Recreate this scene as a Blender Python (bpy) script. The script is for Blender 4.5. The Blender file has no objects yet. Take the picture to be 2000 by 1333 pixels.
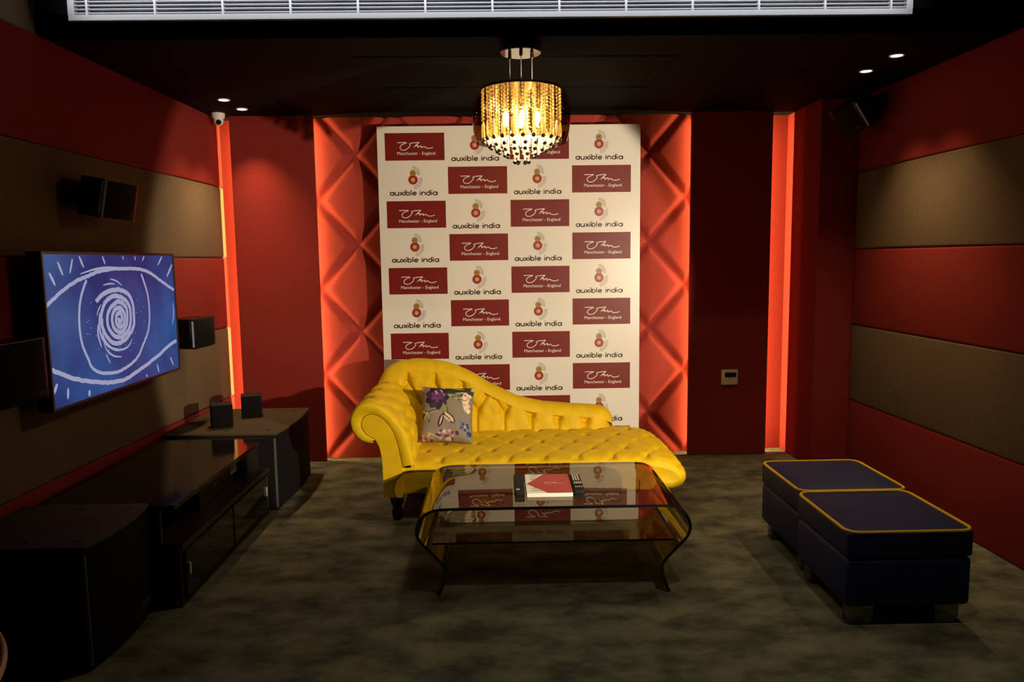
import bpy, bmesh, math, random
from mathutils import Vector, Matrix, noise as mnoise
random.seed(7)
sc = bpy.context.scene
COL = sc.collection
PI = math.pi

# ------------------------------------------------------------------ camera
cam_d = bpy.data.cameras.new('camera')
cam = bpy.data.objects.new('camera', cam_d); COL.objects.link(cam)
cam_d.sensor_width = 36.0; cam_d.lens = 25.93; cam_d.clip_start = 0.05
def cam_axes(yaw, pitch, roll):
    fw = Vector((math.sin(yaw)*math.cos(pitch), math.cos(yaw)*math.cos(pitch), -math.sin(pitch)))
    r0 = Vector((math.cos(yaw), -math.sin(yaw), 0)); u0 = r0.cross(fw)
    return (r0*math.cos(roll)+u0*math.sin(roll), u0*math.cos(roll)-r0*math.sin(roll), fw)
_r, _u, _f = cam_axes(math.radians(.918), math.radians(6.307), math.radians(-.755))
M = Matrix.Identity(4)
for i in range(3):
    M[i][0] = _r[i]; M[i][1] = _u[i]; M[i][2] = -_f[i]
M[0][3], M[1][3], M[2][3] = 0.0, 0.0, 1.5
cam.matrix_world = M
sc.camera = cam

# ------------------------------------------------------------------ world, exposure, lights
sc.view_settings.view_transform = 'Standard'
sc.view_settings.look = 'None'
sc.view_settings.exposure = 0.0
sc.view_settings.gamma = 1.0
sc.view_settings.use_curve_mapping = False
w = bpy.data.worlds.new('room_dark'); sc.world = w; w.use_nodes = True
w.node_tree.nodes['Background'].inputs[0].default_value = (1, .85, .7, 1)
w.node_tree.nodes['Background'].inputs[1].default_value = 0.0035

H = 2.55          # ceiling height over the seating area
YS = 3.58         # front face of the black soffit
def look(o, target):
    d = Vector(target)-o.location
    o.rotation_euler = d.to_track_quat('-Z', 'Y').to_euler()
def spot(name, loc, target, energy, color, cone, blend, radius=.05):
    l = bpy.data.lights.new(name, 'SPOT'); l.energy = energy; l.color = color
    l.spot_size = math.radians(cone); l.spot_blend = blend; l.shadow_soft_size = radius
    o = bpy.data.objects.new(name, l); COL.objects.link(o); o.location = loc; look(o, target)
    return o
def area(name, loc, target, sx, sy, energy, color, spread=180):
    l = bpy.data.lights.new(name, 'AREA'); l.shape = 'RECTANGLE'; l.size = sx; l.size_y = sy
    l.energy = energy; l.color = color; l.spread = math.radians(spread)
    o = bpy.data.objects.new(name, l); COL.objects.link(o); o.location = loc; look(o, target)
    return o
WARM = (1.0, .69, .36)
LEDC = (1.0, .67, .26)
# a lamp of the front half of the room, to the right of the camera
spot('front_room_lamp', (2.15, 1.25, 1.40), (-.39, 5.35, 1.22), 650, (1.0, .80, .56), 45, .14, .03)
# fill light added out of view to brighten the front right of the carpet
spot('front_floor_fill', (1.05, 2.05, 3.15), (.95, 2.35, 0), 50, (1.0, .84, .58), 78, 1.0, .05)
# unseen strip of fill light, added so the air grille reads white
area('grille_fill', (0.0, 3.02, 3.0), (0.0, YS, 2.72), 3.9, .03, 3.4, (.92, .95, 1.0), 34)
# cove strips behind the edges of the four wall panels
area('cove_light', (-1.376, 5.511, H/2), (0, 5.511, H/2), .010, H-.05, 9, LEDC)
area('cove_light', (1.464, 5.511, H/2), (0, 5.511, H/2), .010, H-.05, 9, LEDC)
area('cove_light', (-1.774, 5.537, H/2), (-3, 5.537, H/2), .012, H-.05, 34, LEDC)
area('cove_light', (1.858, 5.537, H/2), (3, 5.537, H/2), .012, H-.05, 34, LEDC)

# ------------------------------------------------------------------ materials
MATS = {}
def mat(name, base, rough=.8, metal=0.0, spec=.5, noise=None, bump=None, sheen=0.0, emit=None, estr=0.0, coat=0.0):
    m = bpy.data.materials.new(name); m.use_nodes = True
    nt = m.node_tree; b = nt.nodes['Principled BSDF']
    b.inputs['Base Color'].default_value = (*base, 1)
    b.inputs['Roughness'].default_value = rough
    b.inputs['Metallic'].default_value = metal
    b.inputs['Specular IOR Level'].default_value = spec
    if coat: b.inputs['Coat Weight'].default_value = coat
    if sheen:
        b.inputs['Sheen Weight'].default_value = sheen
        b.inputs['Sheen Roughness'].default_value = .4
        b.inputs['Sheen Tint'].default_value = (*[min(1, c*1.3+.05) for c in base], 1)
    if emit:
        b.inputs['Emission Color'].default_value = (*emit, 1); b.inputs['Emission Strength'].default_value = estr
    if noise or bump:
        tc = nt.nodes.new('ShaderNodeTexCoord')
    if noise:                                   # (scale, other colour, detail)
        n = nt.nodes.new('ShaderNodeTexNoise'); n.inputs['Scale'].default_value = noise[0]
        n.inputs['Detail'].default_value = noise[2] if len(noise) > 2 else 3
        r = nt.nodes.new('ShaderNodeValToRGB')
        r.color_ramp.elements[0].position = .33; r.color_ramp.elements[1].position = .67
        r.color_ramp.elements[0].color = (*base, 1); r.color_ramp.elements[1].color = (*noise[1], 1)
        nt.links.new(tc.outputs['Object'], n.inputs['Vector'])
        nt.links.new(n.outputs['Fac'], r.inputs['Fac']); nt.links.new(r.outputs['Color'], b.inputs['Base Color'])
    if bump:                                    # (scale, strength, distance)
        n2 = nt.nodes.new('ShaderNodeTexNoise'); n2.inputs['Scale'].default_value = bump[0]; n2.inputs['Detail'].default_value = 3
        bp = nt.nodes.new('ShaderNodeBump'); bp.inputs['Strength'].default_value = bump[1]; bp.inputs['Distance'].default_value = bump[2]
        nt.links.new(tc.outputs['Object'], n2.inputs['Vector'])
        nt.links.new(n2.outputs['Fac'], bp.inputs['Height']); nt.links.new(bp.outputs['Normal'], b.inputs['Normal'])
    MATS[name] = m
    return m
RED = mat('red_fabric', (.215, .024, .019), .95, spec=.10, noise=(60, (.24, .027, .021)), bump=(500, .25, .002))
GRAY = mat('gray_fabric', (.135, .096, .057), .95, spec=.10, noise=(60, (.158, .112, .067)), bump=(450, .3, .002))
QUILT = mat('quilt_velvet', (.33, .040, .029), .8, spec=.2, bump=(300, .1, .002))
BLACKCEIL = mat('black_ceiling_paint', (.0028, .0030, .0030), .85, spec=.12)
UPPER = mat('upper_wall_gray', (.26, .25, .24), .9, spec=.2)
PLAIN = mat('beige_plaster', (.5, .42, .3), .9)
WHITE = mat('white_powder_coat', (.80, .80, .82), .45)
DARKV = mat('vent_dark', (.035, .033, .036), .8, noise=(9, (.10, .095, .10), 5))
CHROME = mat('chrome', (.75, .73, .72), .08, metal=1.0)
DKCHROME = mat('dark_chrome', (.30, .26, .22), .08, metal=1.0)
SILVER = mat('brushed_silver', (.85, .83, .80), .35, metal=.15)
YELLOW = mat('yellow_velvet', (.66, .430, .003), .6, spec=.25, sheen=.25, noise=(14, (.74, .49, .004), 4), bump=(40, .12, .006))
NAVY = mat('navy_velvet', (.008, .016, .070), .6, spec=.25, sheen=.05, noise=(5, (.011, .020, .080), 4))
PIPE = mat('yellow_piping', (.80, .50, .008), .6)
BLACKW = mat('black_wood', (.012, .010, .009), .35, spec=.5)
LEGW = mat('dark_leg_wood', (.014, .009, .006), .4)
BLACKG = mat('gloss_black', (.005, .005, .005), .28, spec=.3)
BLACKM = mat('matte_black', (.006, .006, .006), .7, spec=.3)
GRILLE = mat('speaker_cloth', (.004, .004, .004), .9, spec=.2, bump=(900, .3, .001))
SUBTOP = mat('brown_black_lacquer', (.062, .044, .026), .75, spec=.15, noise=(25, (.075, .054, .032), 5))
BENCHT = mat('espresso_gloss', (.010, .007, .006), .10, spec=.6)
ESPR = mat('espresso_wood', (.020, .013, .009), .4)
DGLASS = mat('black_glass', (.004, .004, .004), .05, spec=.6)
FOOTM = mat('smoky_chrome', (.22, .21, .19), .2, metal=1.0)
GOLD = mat('gold_mark', (.80, .56, .20), .4, metal=0.0)
GREYMARK = mat('grey_mark', (.30, .29, .27), .5)
CREAM = mat('cream_plastic', (.62, .55, .42), .5)
LCD = mat('lcd_dark', (.012, .012, .022), .15)
BOARD = mat('banner_vinyl', (.78, .755, .70), .34, spec=.45)
BRED = mat('banner_red', (.175, .010, .007), .42, spec=.3)
BWHITE = mat('banner_white_ink', (.82, .80, .76), .4)
BTXT = mat('banner_brown_ink', (.045, .010, .008), .4)
BCRIM = mat('banner_crimson_ink', (.30, .010, .045), .4)
BORNG = mat('banner_orange_ink', (.50, .16, .02), .4)
BOLIV = mat('banner_olive_ink', (.33, .27, .03), .4)
BDARK = mat('banner_dark_ink', (.06, .03, .015), .4)
BGRN = mat('banner_yellow_ink', (.55, .48, .10), .4)
PAPER = mat('paper_white', (.80, .77, .70), .6)
BOOKR = mat('book_red', (.42, .030, .016), .4)
BOOKD = mat('book_olive_print', (.20, .15, .06), .5)
KEYW = mat('remote_keys', (.42, .38, .30), .5)
STAINRED = mat('table_red_lacquer', (.62, .025, .015), .3)
RIMC = mat('table_cream_rim', (.62, .50, .34), .4)

def carpet():
    m = mat('carpet', (.060, .050, .028), 1.0, spec=.05)
    nt = m.node_tree; b = nt.nodes['Principled BSDF']
    tc = nt.nodes.new('ShaderNodeTexCoord')
    def noise(s, d, rough=.6, st=(1, 1, 1)):
        mp = nt.nodes.new('ShaderNodeMapping'); mp.inputs['Scale'].default_value = st
        n = nt.nodes.new('ShaderNodeTexNoise'); n.inputs['Scale'].default_value = s; n.inputs['Detail'].default_value = d; n.inputs['Roughness'].default_value = rough
        nt.links.new(tc.outputs['Object'], mp.inputs['Vector']); nt.links.new(mp.outputs['Vector'], n.inputs['Vector'])
        return n
    a = noise(5.5, 6, .62, (.8, 1.25, 1)); c = noise(260, 2)
    mx = nt.nodes.new('ShaderNodeMath'); mx.operation = 'MULTIPLY_ADD'; mx.inputs[1].default_value = .30
    ad = nt.nodes.new('ShaderNodeMath'); ad.operation = 'MULTIPLY'; ad.inputs[1].default_value = .70
    nt.links.new(a.outputs['Fac'], ad.inputs[0]); nt.links.new(c.outputs['Fac'], mx.inputs[0]); nt.links.new(ad.outputs[0], mx.inputs[2])
    r = nt.nodes.new('ShaderNodeValToRGB')
    e = r.color_ramp.elements
    e[0].position = .39; e[0].color = (.062, .066, .046, 1); e[1].position = .61; e[1].color = (.225, .222, .150, 1)
    nt.links.new(mx.outputs[0], r.inputs['Fac']); nt.links.new(r.outputs['Color'], b.inputs['Base Color'])
    bp = nt.nodes.new('ShaderNodeBump'); bp.inputs['Strength'].default_value = .6; bp.inputs['Distance'].default_value = .004
    nt.links.new(c.outputs['Fac'], bp.inputs['Height']); nt.links.new(bp.outputs['Normal'], b.inputs['Normal'])
    return m
CARPET = carpet()

def thin_glass(name, tint, gloss=(1, 1, 1), rough=0.0, ior=1.5, boost=0.0):
    """clear or smoked glass: a Fresnel mix of mirror and tinted see-through"""
    m = bpy.data.materials.new(name); m.use_nodes = True; nt = m.node_tree
    for n in list(nt.nodes): nt.nodes.remove(n)
    out = nt.nodes.new('ShaderNodeOutputMaterial'); mx = nt.nodes.new('ShaderNodeMixShader')
    fr = nt.nodes.new('ShaderNodeFresnel'); fr.inputs['IOR'].default_value = ior
    tr = nt.nodes.new('ShaderNodeBsdfTransparent'); tr.inputs['Color'].default_value = (*tint, 1)
    gl = nt.nodes.new('ShaderNodeBsdfGlossy'); gl.inputs['Color'].default_value = (*gloss, 1); gl.inputs['Roughness'].default_value = rough
    # the same Fresnel from both sides of the pane
    geo = nt.nodes.new('ShaderNodeNewGeometry'); mi = nt.nodes.new('ShaderNodeMix'); mi.data_type = 'FLOAT'
    mi.inputs[2].default_value = ior; mi.inputs[3].default_value = 1.0/ior
    nt.links.new(geo.outputs['Backfacing'], mi.inputs[0])
    nt.links.new(mi.outputs[0], fr.inputs['IOR'])
    fac = fr.outputs['Fac']
    if boost:
        a = nt.nodes.new('ShaderNodeMath'); a.operation = 'ADD'; a.use_clamp = True; a.inputs[1].default_value = boost
        nt.links.new(fac, a.inputs[0]); fac = a.outputs[0]
    nt.links.new(fac, mx.inputs[0]); nt.links.new(tr.outputs[0], mx.inputs[1]); nt.links.new(gl.outputs[0], mx.inputs[2])
    nt.links.new(mx.outputs[0], out.inputs['Surface'])
    return m
SMOKE = thin_glass('smoked_glass', (.50, .48, .43), gloss=(1, .92, .78))
SHADEG = thin_glass('amber_smoked_glass', (.36, .225, .08), boost=.05)
def crystal():
    m = bpy.data.materials.new('crystal_bead'); m.use_nodes = True; nt = m.node_tree
    for n in list(nt.nodes): nt.nodes.remove(n)
    out = nt.nodes.new('ShaderNodeOutputMaterial')
    tr = nt.nodes.new('ShaderNodeBsdfTransparent'); tr.inputs['Color'].default_value = (1, .95, .85, 1)
    tl = nt.nodes.new('ShaderNodeBsdfTranslucent'); tl.inputs['Color'].default_value = (1, .92, .76, 1)
    gl = nt.nodes.new('ShaderNodeBsdfGlossy'); gl.inputs['Roughness'].default_value = .08; gl.inputs['Color'].default_value = (1, .97, .9, 1)
    m1 = nt.nodes.new('ShaderNodeMixShader'); m1.inputs[0].default_value = .42
    m2 = nt.nodes.new('ShaderNodeMixShader'); m2.inputs[0].default_value = .35
    nt.links.new(tr.outputs[0], m1.inputs[1]); nt.links.new(tl.outputs[0], m1.inputs[2])
    nt.links.new(m1.outputs[0], m2.inputs[1]); nt.links.new(gl.outputs[0], m2.inputs[2])
    nt.links.new(m2.outputs[0], out.inputs['Surface'])
    return m
CRYSTAL = crystal()
BULB = mat('bulb_glow', (1, .9, .7), .3, emit=(1, .84, .54), estr=330)
LENS = mat('downlight_glow', (1, .95, .9), .3, emit=(1, .90, .80), estr=12)
SCRW = mat('screen_white_strokes', (.0, .0, .0), .2, emit=(.31, .32, .48), estr=1.0)
def screen_mat():
    m = mat('screen_blue', (.004, .004, .006), .22, spec=.3, emit=(.01, .03, .15), estr=1.0)
    nt = m.node_tree; b = nt.nodes['Principled BSDF']
    tc = nt.nodes.new('ShaderNodeTexCoord'); n = nt.nodes.new('ShaderNodeTexNoise'); n.inputs['Scale'].default_value = 2.2; n.inputs['Detail'].default_value = 5
    r = nt.nodes.new('ShaderNodeValToRGB'); e = r.color_ramp.elements
    e[0].position = .35; e[0].color = (.012, .022, .125, 1); e[1].position = .68; e[1].color = (.022, .075, .245, 1)
    nt.links.new(tc.outputs['Object'], n.inputs['Vector']); nt.links.new(n.outputs['Fac'], r.inputs['Fac']); nt.links.new(r.outputs['Color'], b.inputs['Emission Color'])
    return m
SCRB = screen_mat()

# ------------------------------------------------------------------ mesh helpers
class MB:
    def __init__(s): s.v = []; s.f = []; s.m = []
    def add(s, vs, fs, mi=0):
        o = len(s.v); s.v += [tuple(p) for p in vs]
        for f in fs: s.f.append([o+i for i in f]); s.m.append(mi)
        return s
    def box(s, lo, hi, mi=0, bev=0.0, seg=2):
        x0, y0, z0 = lo; x1, y1, z1 = hi
        if not bev:
            v = [(x0,y0,z0),(x1,y0,z0),(x1,y1,z0),(x0,y1,z0),(x0,y0,z1),(x1,y0,z1),(x1,y1,z1),(x0,y1,z1)]
            return s.add(v, [(0,3,2,1),(4,5,6,7),(0,1,5,4),(1,2,6,5),(2,3,7,6),(3,0,4,7)], mi)
        bm = bmesh.new(); bmesh.ops.create_cube(bm, size=1)
        for q in bm.verts:
            q.co = Vector(((x0+x1)/2+q.co.x*(x1-x0), (y0+y1)/2+q.co.y*(y1-y0), (z0+z1)/2+q.co.z*(z1-z0)))
        bmesh.ops.bevel(bm, geom=list(bm.edges), offset=bev, segments=seg, profile=.5, affect='EDGES')
        return s.bm(bm, mi)
    def bm(s, bm, mi=0):
        bm.verts.index_update()
        s.add([v.co[:] for v in bm.verts], [[v.index for v in f.verts] for f in bm.faces], mi); bm.free(); return s
    def prism(s, poly, fn, a, b, mi=0, bev=0.0, seg=2):
        """poly in 2-D, fn(u, v, t) -> 3-D, from t=a to t=b"""
        bm = bmesh.new()
        A = [bm.verts.new(fn(u, v, a)) for u, v in poly]; B = [bm.verts.new(fn(u, v, b)) for u, v in poly]
        n = len(poly)
        bm.faces.new(A); bm.faces.new(B[::-1])
        for i in range(n): bm.faces.new((A[i], B[i], B[(i+1)%n], A[(i+1)%n]))
        bmesh.ops.recalc_face_normals(bm, faces=list(bm.faces))
        if bev: bmesh.ops.bevel(bm, geom=list(bm.edges), offset=bev, segments=seg, profile=.5, affect='EDGES')
        return s.bm(bm, mi)
    def lathe(s, prof, c=(0,0,0), n=32, mi=0, cap=True):
        vs = []; fs = []
        for r, z in prof:
            for k in range(n):
                a = 2*PI*k/n; vs.append((c[0]+r*math.cos(a), c[1]+r*math.sin(a), c[2]+z))
        for i in range(len(prof)-1):
            for k in range(n):
                fs.append((i*n+k, i*n+(k+1)%n, (i+1)*n+(k+1)%n, (i+1)*n+k))
        if cap:
            fs.append(list(range(n))[::-1]); fs.append([(len(prof)-1)*n+k for k in range(n)])
        return s.add(vs, fs, mi)
    def sphere(s, c, r, n=12, m=8, mi=0, sz=1.0):
        return s.lathe([(max(1e-5, r*math.sin(PI*i/m)), -r*sz*math.cos(PI*i/m)) for i in range(m+1)], c, n, mi, cap=False)
    def tube(s, pts, r, n=8, mi=0, closed=False):
        pts = [Vector(p) for p in pts]; N = len(pts); vs = []; fs = []
        for i, p in enumerate(pts):
            if closed: t = pts[(i+1)%N]-pts[i-1]
            else: t = pts[min(i+1, N-1)]-pts[max(i-1, 0)]
            t.normalize(); up = Vector((0,0,1)) if abs(t.z) < .9 else Vector((1,0,0))
            a = t.cross(up).normalized(); b = a.cross(t)
            for k in range(n):
                q = 2*PI*k/n; vs.append(p+a*(r*math.cos(q))+b*(r*math.sin(q)))
        for i in range(N if closed else N-1):
            j = (i+1)%N
            for k in range(n): fs.append((i*n+k, i*n+(k+1)%n, j*n+(k+1)%n, j*n+k))
        if not closed: fs.append(list(range(n))[::-1]); fs.append([(N-1)*n+k for k in range(n)])
        return s.add(vs, fs, mi)
    def grid(s, fn, nu, nv, mi=0):
        vs = [fn(i/(nu-1), j/(nv-1)) for i in range(nu) for j in range(nv)]
        fs = [(i*nv+j, (i+1)*nv+j, (i+1)*nv+j+1, i*nv+j+1) for i in range(nu-1) for j in range(nv-1)]
        return s.add(vs, fs, mi)
    def ribbon(s, pts, wd, fn, mi=0, closed=False, taper=False):
        """a flat stroke of width wd along 2-D points, fn(u, v) -> 3-D"""
        N = len(pts); vs = []; fs = []
        for i, p in enumerate(pts):
            a = pts[i-1] if (i > 0 or closed) else pts[i]
            b = pts[(i+1)%N] if (i < N-1 or closed) else pts[i]
            tx, ty = b[0]-a[0], b[1]-a[1]; L = math.hypot(tx, ty) or 1e-9; tx /= L; ty /= L
            h = wd/2
            if taper: h *= .35+.65*math.sin(PI*(i+.5)/N)
            vs += [fn(p[0]-ty*h, p[1]+tx*h), fn(p[0]+ty*h, p[1]-tx*h)]
        for i in range(N if closed else N-1):
            j = (i+1)%N; fs.append((2*i, 2*i+1, 2*j+1, 2*j))
        return s.add(vs, fs, mi)
    def disc(s, c, r, fn, mi=0, n=24, ry=None):
        ry = ry or r
        return s.add([fn(c[0]+r*math.cos(2*PI*k/n), c[1]+ry*math.sin(2*PI*k/n)) for k in range(n)], [list(range(n))], mi)
    def rect(s, x0, y0, x1, y1, fn, mi=0):
        return s.add([fn(x0,y0), fn(x1,y0), fn(x1,y1), fn(x0,y1)], [(0,1,2,3)], mi)

def smooth_path(pts, n=6, closed=False):
    out = []; N = len(pts)
    for i in range(N if closed else N-1):
        g = (lambda k: pts[k % N]) if closed else (lambda k: pts[max(0, min(N-1, k))])
        p0, p1, p2, p3 = g(i-1), g(i), g(i+1), g(i+2)
        for k in range(n):
            t = k/n
            out.append(tuple(.5*(2*b+(c-a)*t+(2*a-5*b+4*c-d)*t*t+(3*b-a-3*c+d)*t**3) for a, b, c, d in zip(p0, p1, p2, p3)))
    if not closed: out.append(tuple(pts[-1]))
    return out

def obj(name, mb, mats, parent=None, smooth=False, local=False, fixn=True):
    """ONE mesh object. With a parent the mesh is moved into the parent's own frame (local=True: already is)."""
    me = bpy.data.meshes.new(name)
    off = parent.location if (parent is not None and not local) else Vector((0,0,0))
    g = parent
    if parent is not None and not local:
        while g.parent is not None:
            g = g.parent; off = off+g.location
    me.from_pydata([(x-off.x, y-off.y, z-off.z) for x, y, z in mb.v], [], mb.f)
    if not isinstance(mats, (list, tuple)): mats = [mats]
    for m_ in mats: me.materials.append(m_)
    me.polygons.foreach_set('material_index', mb.m)
    if fixn:
        bm = bmesh.new(); bm.from_mesh(me); bmesh.ops.recalc_face_normals(bm, faces=list(bm.faces)); bm.to_mesh(me); bm.free()
    me.update()
    if smooth:
        me.polygons.foreach_set('use_smooth', [True]*len(me.polygons))
        me.set_sharp_from_angle(angle=math.radians(40 if smooth is True else smooth))
    o = bpy.data.objects.new(name, me); COL.objects.link(o)
    if parent is not None: o.parent = parent
    return o
def thing(name, label, cat, loc=(0,0,0), rot=(0,0,0), group=None):
    o = bpy.data.objects.new(name, None); COL.objects.link(o)
    o.empty_display_size = .1
    o.location = loc; o.rotation_euler = rot; o['label'] = label; o['category'] = cat
    if group: o['group'] = group
    return o
def tag(o, label, cat, group=None):
    o['label'] = label; o['category'] = cat
    if group: o['group'] = group
    return o
def struct(name, mb, mats, parent=None, smooth=False):
    o = obj(name, mb, mats, parent, smooth)
    if parent is None: o['kind'] = 'structure'
    return o
def dup(root, loc, rot=None, label=None, group=None):
    r = root.copy(); COL.objects.link(r); r.location = loc
    if rot is not None: r.rotation_euler = rot
    if label: r['label'] = label
    if group: r['group'] = group
    for ch in list(root.children):
        c = ch.copy(); COL.objects.link(c); c.parent = r
        for g in list(ch.children):
            d = g.copy(); COL.objects.link(d); d.parent = c
    return r

# ------------------------------------------------------------------ room shell
def xl(y): return -2.187+.028*y       # face of the left wall panels
def xr(y): return 2.529-.02*y         # face of the right wall panels
PT = .035                             # panel thickness
YB, YF = 5.64, -2.0                   # back wall, wall behind the camera
BANDS = [.0, .50, 1.025, 1.54, 2.055, H]
struct('floor', MB().box((-2.5, YF-.1, -.08), (2.85, YB+.1, 0)), CARPET)
struct('wall_back', MB().box((-2.4, YB, 0), (2.7, YB+.1, H+.1)), RED)
struct('wall_left', MB().prism([(xl(YF)-PT-.1, YF), (xl(YF)-PT, YF), (xl(YB)-PT, YB), (xl(YB)-PT-.1, YB)], lambda u, v, t: (u, v, t), 0, 3.2), UPPER)
struct('wall_right', MB().prism([(xr(YF)+PT+.1, YF), (xr(YF)+PT, YF), (xr(YB)+PT, YB), (xr(YB)+PT+.1, YB)], lambda u, v, t: (u, v, t), 0, 3.2), BLACKCEIL)
struct('wall_front', MB().box((-2.5, YF-.1, 0), (2.85, YF, 3.2)), BLACKM)
# black ceiling over the seats with the soffit step, and the higher ceiling nearer the camera
c = MB().box((-2.5, YS, H), (2.85, YB+.1, H+.1)).box((-2.5, YS, H), (2.85, YS+.05, 3.2)).box((-2.5, YF, 3.2), (2.85, YS+.05, 3.3))
struct('ceiling', c, BLACKCEIL)
# shallow raised frame on the ceiling
t = MB()
P4 = [(-.735, 3.96), (.955, 3.99), (.945, 4.69), (-.712, 4.65)]
for i in range(4):
    a, b = Vector(P4[i]), Vector(P4[(i+1)%4]); d = (b-a).normalized(); n = Vector((-d.y, d.x))*.006
    q = [a-n, a+n, b+n, b-n]
    t.prism([tuple(p) for p in q], lambda u, v, z: (u, v, z), H-.004, H)
struct('trim_1', t, BLACKCEIL)

def padded(x_of, side, y0, y1, z0, z1, m, name, label, group):
    """an upholstered wall panel with soft edges; its face follows the wall"""
    bm = bmesh.new(); vs = []
    for z in (z0+.0008, z1-.0008):
        for y, back in ((y0, 1), (y1, 1), (y1, 0), (y0, 0)):
            vs.append(bm.verts.new((x_of(y)+side*PT*back, y, z)))
    bm.faces.new(vs[:4]); bm.faces.new(vs[4:][::-1])
    for i in range(4): bm.faces.new((vs[i], vs[i+4], vs[(i+1)%4+4], vs[(i+1)%4]))
    bmesh.ops.recalc_face_normals(bm, faces=list(bm.faces))
    front = [e for e in bm.edges if all(abs(v.co.x-x_of(v.co.y)) < 1e-4 for v in e.verts)]
    bmesh.ops.bevel(bm, geom=front, offset=.014, segments=4, profile=.5, affect='EDGES')
    o = obj(name, MB().bm(bm), m, None, smooth=50)
    return tag(o, label, 'wall panel', group)
WORDL = ['lowest red padded panel along the left wall, behind the media bench',
         'gray padded panel of the left wall behind the lower half of the television',
         'red padded panel of the left wall behind the upper half of the television',
         'gray padded panel of the left wall with the tilted loudspeaker',
         'red padded panel of the left wall directly under the ceiling']
WORDR = ['lowest red padded panel of the right wall, beside the blue ottomans',
         'lower gray padded panel of the right wall, between two red ones',
         'red padded panel of the right wall between the two gray panels',
         'upper gray padded panel of the right wall with the pool of light',
         'red padded panel of the right wall directly under the ceiling']
for i in range(5):
    m_ = GRAY if i % 2 else RED
    padded(xl, -1, YF, 5.585, BANDS[i], BANDS[i+1], m_, 'padded_wall_panel', WORDL[i], 'padded panels of the left wall')
    padded(xr, 1, YF, 5.04, BANDS[i], BANDS[i+1], m_, 'padded_wall_panel', WORDR[i], 'padded panels of the right wall')

# red corner pier on the right
struct('wall_corner', MB().box((2.18, 5.05, 0), (2.44, YB, H), bev=.006), RED)

# slim red panels standing off the back wall, the cove strips hide behind them
SL = 5.467
def slab(x0, x1, label, outer):
    mb = MB().box((x0, SL, 0), (x1, SL+.02, H), bev=.004)
    mb.box((x0+.165, SL+.02, 0), (x0+.185, YB, H)).box((x1-.185, SL+.02, 0), (x1-.165, YB, H))
    mb.box((outer-.008, SL+.018, 0), (outer+.008, SL+.060, H))
    inner = x0+x1-outer
    mb.box((inner-.008, SL+.018, 0), (inner+.008, SL+.033, H))
    tag(obj('wall_panel', mb, RED), label, 'wall panel', 'plain red panels of the back wall')
slab(-1.924, -1.326, 'plain red upright panel of the back wall, left of the banner', -1.915)
slab(1.414, 2.008, 'plain dark red upright panel with the control pad, right of the banner', 1.999)

# quilted diamonds between them
QX0, QX1 = -1.44, 1.53
def quilt(u, v):
    x = QX0+(QX1-QX0)*u; z = H*v
    a = (x+1.335)/.548; b = (z-.645)/.653
    s1, s2 = a+b, a-b
    d = min(abs(s1-round(s1)), abs(s2-round(s2)))*.548*.653/math.hypot(.548, .653)
    k = max(0.0, 1-d/.055)
    return (x, 5.605-.042*(1-k**1.8)-.006*min(1, d/.16), z)
qb = MB().grid(quilt, 250, 215)
qb.box((QX0, 5.605, 0), (QX1, YB-.001, H))
tag(obj('quilted_wall_panel', qb, QUILT, smooth=80, fixn=False), 'red diamond-quilted wall panel behind the banner, lit from both sides', 'wall panel')

# ------------------------------------------------------------------ air grille in the soffit
g = thing('air_grille', 'long white air conditioning grille in the black soffit at the top edge', 'air vent', (0, YS-.03, 2.63))
GX0, GX1, GZ0, GZ1 = -1.955, 1.945, 2.614, 2.86
f = MB(); yb, yf = YS, YS-.028
f.box((GX0, yf, GZ0), (GX1, yb, GZ0+.026), bev=.002).box((GX0, yf, GZ1-.026), (GX1, yb, GZ1), bev=.002)
f.box((GX0, yf, GZ0+.026), (GX0+.03, yb, GZ1-.026)).box((GX1-.03, yf, GZ0+.026), (GX1, yb, GZ1-.026))
obj('frame', f, WHITE, g)
obj('duct_back', MB().box((GX0+.03, YS-.003, GZ0+.026), (GX1-.03, YS-.0005, GZ1-.026)), DARKV, g)
l = MB(); z = GZ0+.033
while z < GZ1-.03:
    l.box((GX0+.03, YS-.024, z), (GX1-.03, YS-.010, z+.0035)); z += .0170
obj('louvers', l, WHITE, g)
x = GX0+.085
while x < GX1-.05:
    obj('mullion', MB().box((x-.005, YS-.026, GZ0+.026), (x+.005, YS-.006, GZ1-.026)), WHITE, g); x += .3095

# ------------------------------------------------------------------ recessed downlights
d0 = thing('recessed_downlight', 'nearer of the two small ceiling downlights at the left', 'ceiling light', (-1.76, 4.93, H), group='recessed downlights')
obj('trim_ring', MB().lathe([(.028, 0), (.028, -.003), (.034, -.006), (.040, -.004), (.040, 0)], n=28, cap=False), WHITE, d0, smooth=True, local=True)
obj('lamp', MB().lathe([(.027, -.003), (.027, 0)], n=24), LENS, d0, local=True)
DL = [((-1.76, 4.93, H), 44), ((-1.745, 5.225, H), 64), ((2.12, 4.335, H), 46), ((2.12, 4.01, H), 46)]
LB = [None, 'farther of the two small ceiling downlights at the left, beside the dome camera', 'farther of the two small ceiling downlights at the right', 'nearer of the two small ceiling downlights at the right, above the ottomans']
for (loc, en), lb in zip(DL, LB):
    if lb: dup(d0, loc, label=lb)
    spot('downlight_beam', (loc[0], loc[1], H-.012), (loc[0], loc[1], 0), en, WARM, 86, 1.0, .025)

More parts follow.
